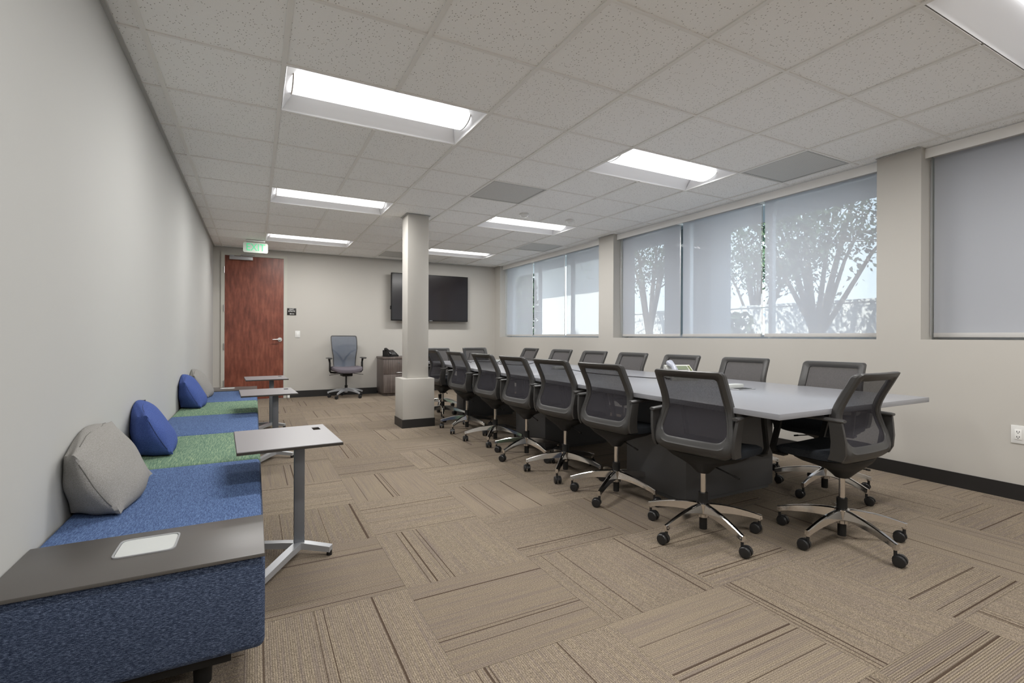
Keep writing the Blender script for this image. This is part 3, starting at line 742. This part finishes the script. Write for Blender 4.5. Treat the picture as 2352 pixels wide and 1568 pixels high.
# ---------------------------------------------------------------- upholstered bench modules
SEAT = .424; BX0, BX1 = XL + .003, .03
def bench(y0, y1, fab, side, label, board=None):
    L = y1 - y0
    t = thing('bench_module', label, 'bench', (BX0, y0, 0), 0, 'upholstered bench modules along the left wall')
    Wd = BX1 - BX0
    b = bmesh.new(); bmesh.ops.create_cube(b, size=1.); bmesh.ops.scale(b, vec=(Wd, L - .004, SEAT - .145), verts=b.verts)
    bmesh.ops.translate(b, vec=(Wd / 2, L / 2, (SEAT + .145) / 2 - (.014 if False else 0)), verts=b.verts)
    bmesh.ops.bevel(b, geom=b.edges[:], offset=.022, segments=4, affect='EDGES', profile=.5)
    mb = MB(); mb.join(b, 0, True)
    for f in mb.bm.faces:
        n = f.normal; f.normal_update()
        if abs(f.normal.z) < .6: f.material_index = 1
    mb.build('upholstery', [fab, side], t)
    mb = MB(); mb.box(.05, Wd - .09, .06, L - .06, .10, .15).build('base_frame', M['black'], t)
    for x in (.12, Wd - .17):
        for y in (.16, L - .16): MB().cyl((x, y), .024, 0, .125, 14, .03).build('foot', M['black'], t)
    if board:
        ya, yb = board[0] - y0, board[1] - y0; cx, cy = Wd - .318, (ya + yb) / 2 + .045
        bo = MB().box(.0, Wd - .001, ya, yb, SEAT - .001, SEAT + .010, .002).build('end_board', M['board'], t)
        a = MB()
        hw, hl = .078, .073
        a.loft([superel(q, cy - r, cy + r, z, 40, 8, cx) for q, r, z in ((hw, hl, SEAT + .0102), (hw, hl, SEAT + .0135), (hw - .005, hl - .005, SEAT + .0135), (hw - .005, hl - .005, SEAT + .011))], cap=False)
        a.build('tray_rim', M['tray_rim'], bo)
        MB().loft([superel(q, cy - r, cy + r, z, 40, 8, cx) for q, r, z in ((hw - .006, hl - .006, SEAT + .0102), (hw - .006, hl - .006, SEAT + .0112))]).build('tray', M['tray'], bo)
    return t
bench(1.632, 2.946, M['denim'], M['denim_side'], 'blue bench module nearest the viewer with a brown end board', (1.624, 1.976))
bench(2.946, 3.822, M['green'], M['green'], 'green bench module between the two blue cushioned modules, second from the viewer')
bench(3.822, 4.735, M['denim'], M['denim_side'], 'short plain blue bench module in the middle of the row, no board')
bench(4.735, 5.614, M['green'], M['green'], 'farther green bench module carrying the far blue cushion')
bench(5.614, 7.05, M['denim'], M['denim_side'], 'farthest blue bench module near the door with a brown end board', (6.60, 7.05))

# ---------------------------------------------------------------- cushions
def cushion(dy, fab, label, yaw=0., sc=1., jx=0):
    t0 = Vector((-.50, 2.47, SEAT))
    F = {'A': (-.545, 2.17, .668), 'B': (-.572, 2.80, .69), 'C': (-.405, 2.70, .455), 'D': (-.425, 2.215, .435),
         'a': (-.588, 2.235, .655), 'b': (-.592, 2.78, .655), 'c': (-.585, 2.66, .44), 'd': (-.585, 2.30, .437)}
    b = bmesh.new(); V = {k: b.verts.new(Vector(v) - t0) for k, v in F.items()}
    for q in ('ABCD', 'badc', 'ADda', 'CBbc', 'BAab', 'DCcd'): b.faces.new([V[k] for k in q])
    bmesh.ops.recalc_face_normals(b, faces=b.faces[:])
    ctr = Vector((0, 0, 0))
    for v in V.values(): ctr += v.co / 8
    bmesh.ops.subdivide_edges(b, edges=b.edges[:], cuts=15, use_grid_fill=True)
    random.seed(int(dy * 100) + 3)
    ph = [random.uniform(0, 6) for _ in range(6)]
    corners = [Vector(v) - t0 for v in F.values()]
    b.normal_update()
    nrm = {v: v.normal.copy() for v in b.verts}
    def dc(v): return min((v.co - c).length for c in corners)
    pin = {v: math.exp(-(dc(v) / .035) ** 2) for v in b.verts}
    base = {v: v.co.copy() for v in b.verts}
    for v in b.verts:
        d = dc(v); bulge = min(1., d / .2) ** 1.1
        wr = .004 * math.sin(v.co.y * 34 + v.co.z * 20 + ph[0]) * math.sin(v.co.z * 28 + ph[1] + v.co.y * 9)
        low = max(0., (.10 - v.co.z) / .10)
        wr += .007 * low * math.sin(v.co.z * 75 + v.co.y * 14 + ph[2])
        v.co += nrm[v] * (bulge * .052 + wr * bulge)
    for _ in range(9):
        cur = {v: v.co.copy() for v in b.verts}
        for v in b.verts:
            av = Vector(); ne = [e.other_vert(v) for e in v.link_edges]
            for q in ne: av += cur[q]
            av /= len(ne); v.co = cur[v].lerp(av, .5 * (1 - pin[v]))
    R = Matrix.Rotation(yaw, 4, 'Z'); bmesh.ops.transform(b, matrix=R @ Matrix.Scale(sc, 4), verts=b.verts)
    zmin = min(v.co.z for v in b.verts); xmin = min(v.co.x for v in b.verts)
    lim = XL + .004 - t0.x
    for v in b.verts:
        v.co.z = max(v.co.z, .001); v.co.x = max(v.co.x, lim)
    mb = MB(); mb.join(b, 0, True)
    th = thing('cushion', label, 'cushion', t0 + Vector((0, dy, 0)), 0, 'cushions on the bench')
    o = mb.build('cover', fab, th)
    # piped seams along the front face edges
    s = MB()
    me = o.data
    def nearest(p): return min((v.co for v in me.vertices), key=lambda c: (c - p).length)
    for k1, k2 in (('A', 'D'), ('A', 'B')):
        p1, p2 = R @ ((Vector(F[k1]) - t0) * sc), R @ ((Vector(F[k2]) - t0) * sc)
        pts = []
        for q in range(1, 12):
            p = p1.lerp(p2, q / 12); c = nearest(p + (p - R @ (ctr * sc)).normalized() * .02); pts.append(Vector(c))
        pts = [(a + bb * 2 + cc) / 4 for a, bb, cc in zip(pts[:-2], pts[1:-1], pts[2:])]
        s.tube(pts, .0016, 6)
    s.build('seam', M['seam_b'] if fab is M['cush_blue'] else M['seam_g'], th)
cushion(0, M['cush_grey'], 'large light grey cushion nearest the viewer on the blue bench')
cushion(.955, M['cush_blue'], 'royal blue cushion right behind the near grey one, crossing onto green', .16, .97)
cushion(2.93, M['cush_blue'], 'royal blue cushion farther away on the far green module', .02, 1.)
cushion(3.74, M['cush_grey'], 'light grey cushion farthest away, behind the far blue one', .0, 1.)

# ---------------------------------------------------------------- laptop tables
def laptop_table(x, y, rz, label, first=[None]):
    if first[0]: dup(first[0], (x, y, 0), rz, label); return
    t = thing('laptop_table', label, 'side table', (x, y, 0), rz, 'white laptop side tables in front of the bench'); first[0] = t
    z1 = .588; z0 = .574
    X0, X1, Y0, Y1 = -.277, .155, -.265, .265
    hx0, hx1, hy0, hy1 = .082, .118, .105, .185
    mb = MB()
    for a in ((X0, hx0, Y0, Y1), (hx1, X1, Y0, Y1), (hx0, hx1, Y0, hy0), (hx0, hx1, hy1, Y1)):
        mb.box(*a, z0, z1 - .003, mi=1)
    mb2 = mb
    for a in ((X0 + .002, hx0, Y0 + .002, Y1 - .002), (hx1, X1 - .002, Y0 + .002, Y1 - .002), (hx0, hx1, Y0 + .002, hy0), (hx0, hx1, hy1, Y1 - .002)):
        mb.box(*a, z1 - .003, z1, mi=0)
    bmesh.ops.remove_doubles(mb.bm, verts=mb.bm.verts, dist=.00001)
    mb.build('tabletop', [M['tablet'], M['dark_core']], t)
    MB().box(-.024, .024, -.012, .012, .03, .566, .002).build('post', M['alu_grey'], t)
    MB().box(-.07, .07, -.09, .09, .566, .574).build('mounting_plate', M['dark_core'], t)
    for ang, L in ((-20, .20), (100 + 105, .38), (150, .38)):
        pass
    for (ex, ey) in ((.135, -.085), (-.245, -.37), (-.245, .17)):
        d = Vector((ex, ey, 0)); u = d.normalized(); sd = Vector((-u.y, u.x, 0))
        rr = []
        for f, zt, zb in ((0, .062, .030), (.25, .060, .030), (.96, .046, .020), (1., .044, .018)):
            c = d * f
            rr.append([c + sd * .019 + Vector((0, 0, zb)), c - sd * .019 + Vector((0, 0, zb)), c - sd * .019 + Vector((0, 0, zt)), c + sd * .019 + Vector((0, 0, zt))])
        lg = MB().loft(rr, smooth=False).build('base_leg', M['alu_light'], t)
        c = d * .95; MB().cyl((c.x, c.y), .013, 0, .022, 12).build('foot_pad', M['black'], lg)
    index_kids(t)
laptop_table(.197, 2.62, math.radians(3), 'white laptop table nearest the viewer, on a grey post by the bench')
laptop_table(.165, 4.80, math.radians(3), 'white laptop table in the middle of the three along the bench')
laptop_table(.178, 6.38, math.radians(3), 'white laptop table farthest away, in front of the mahogany door')

# ================================================================ outside
struct(MB().box(4.9, 40, -20, 60, -.25, -.2).build('floor.001', M['asphalt']))
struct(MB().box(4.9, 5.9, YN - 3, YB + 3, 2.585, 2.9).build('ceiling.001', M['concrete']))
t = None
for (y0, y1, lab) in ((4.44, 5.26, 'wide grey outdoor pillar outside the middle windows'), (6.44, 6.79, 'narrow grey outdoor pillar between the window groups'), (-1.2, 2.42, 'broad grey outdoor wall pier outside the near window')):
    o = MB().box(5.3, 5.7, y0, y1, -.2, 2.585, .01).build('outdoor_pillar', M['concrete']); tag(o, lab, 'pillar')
tag(MB().box(10, 10.3, 3.0, 12.2, -.2, 1.75).box(9.97, 10.33, 3.0, 12.2, 1.75, 1.8).build('garden_wall', M['stucco_white']), 'low white garden wall in sunlight beyond the middle windows', 'wall')
t = thing('neighbour_building', 'white sunlit building with a shaded eave beyond the farthest windows', 'building', (10, 12.2, -.2))
MB().box(0, .9, 0.001, 30, 0, 4.5).build('facade', M['stucco_white'], t)
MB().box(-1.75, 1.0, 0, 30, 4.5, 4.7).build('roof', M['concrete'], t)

def tree(x, y, h, R, nl, label, zc, seed, leaf=.10):
    random.seed(seed)
    t = thing('tree', label, 'tree', (x, y, -.2), 0, 'trees outside the windows')
    mb = MB(); tips = []
    mb.tube([(0, 0, 0), (.03, .02, .7), (0, .05, 1.3)], [.13, .10, .09], 8)
    for k in range(11):
        a = 2 * PI * k / 11 + random.uniform(-.3, .3); r1 = R * random.uniform(.5, .95); z1 = zc + random.uniform(-.5, .8) * R
        p0 = Vector((0, .05, 1.1 + .08 * (k % 4))); p2 = Vector((r1 * math.cos(a), r1 * math.sin(a), z1)); p1 = p0.lerp(p2, .5) + Vector((0, 0, .25))
        mb.tube([p0, p1, p2], [.055, .032, .012], 6); tips += [p1.lerp(p2, .4), p2, p1.lerp(p2, .75)]
        for q in range(4):
            b0 = p1.lerp(p2, random.uniform(.1, .9)); e = b0 + Vector((random.gauss(0, .4), random.gauss(0, .4), random.gauss(.15, .3)))
            mb.tube([b0, e], [.014, .006], 5); tips.append(e)
    mb.build('trunk', M['bark'], t)
    b = bmesh.new()
    for k in range(nl):
        c = random.choice(tips) + Vector((random.gauss(0, .26), random.gauss(0, .26), random.gauss(0, .17)))
        n = Vector((random.gauss(0, 1), random.gauss(0, 1), random.gauss(0, 1))).normalized(); a = n.orthogonal().normalized(); bb = n.cross(a)
        s = leaf * random.uniform(.6, 1.2)
        b.faces.new([b.verts.new(c + a * s), b.verts.new(c + bb * s * .45), b.verts.new(c - a * s), b.verts.new(c - bb * s * .45)])
    me = bpy.data.meshes.new('foliage'); b.to_mesh(me); b.free(); me.materials.append(M['leaf'])
    o = bpy.data.objects.new('foliage', me); COL.objects.link(o); o.parent = t
tree(8.6, 4.95, 4, 1.75, 7500, 'leafy tree seen through the right shade of the middle window group', 3.75, 3, .055)
tree(12.6, 8.9, 4, 1.3, 3000, 'tree seen through the centre shade of the middle window group', 3.9, 8, .065)
tree(9.0, 9.4, 4, .75, 2600, 'tree seen through the left shade of the middle window group', 3.6, 11, .05)
def bush(x, y, r, h, nl, label, seed):
    random.seed(seed)
    t = thing('bush', label, 'bush', (x, y, -.2), 0, 'bushes outside the windows')
    mb = MB()
    for k in range(7): mb.tube([(0, 0, 0), (random.gauss(0, r * .3), random.gauss(0, r * .3), h * .7)], [.02, .01], 5)
    mb.build('stem', M['bark'], t)
    b = bmesh.new()
    for k in range(nl):
        a = random.uniform(0, 2 * PI); q = r * random.random() ** .5; z = h * random.uniform(.12, 1) 
        c = Vector((q * math.cos(a) * (1.15 - z / h * .5), q * math.sin(a) * (1.15 - z / h * .5), z))
        n = Vector((random.gauss(0, 1), random.gauss(0, 1), random.gauss(0, 1))).normalized(); u = n.orthogonal().normalized(); v = n.cross(u); s = .07
        b.faces.new([b.verts.new(c + u * s), b.verts.new(c + v * s * .6), b.verts.new(c - u * s), b.verts.new(c - v * s * .6)])
    me = bpy.data.meshes.new('foliage'); b.to_mesh(me); b.free(); me.materials.append(M['leaf'])
    o = bpy.data.objects.new('foliage', me); COL.objects.link(o); o.parent = t
bush(8.3, 6.6, .7, 1.75, 1500, 'dark bush beyond the centre shade of the middle windows', 21)
bush(7.4, 13.7, .85, 3.6, 8000, 'tall dark bush added before the white building to darken the view by the back corner', 22)  # added dense foliage; stands in for shade left of the sunlit facade
bush(9.2, 3.6, .7, 1.7, 1200, 'dark bush beyond the right shade of the middle windows', 23)
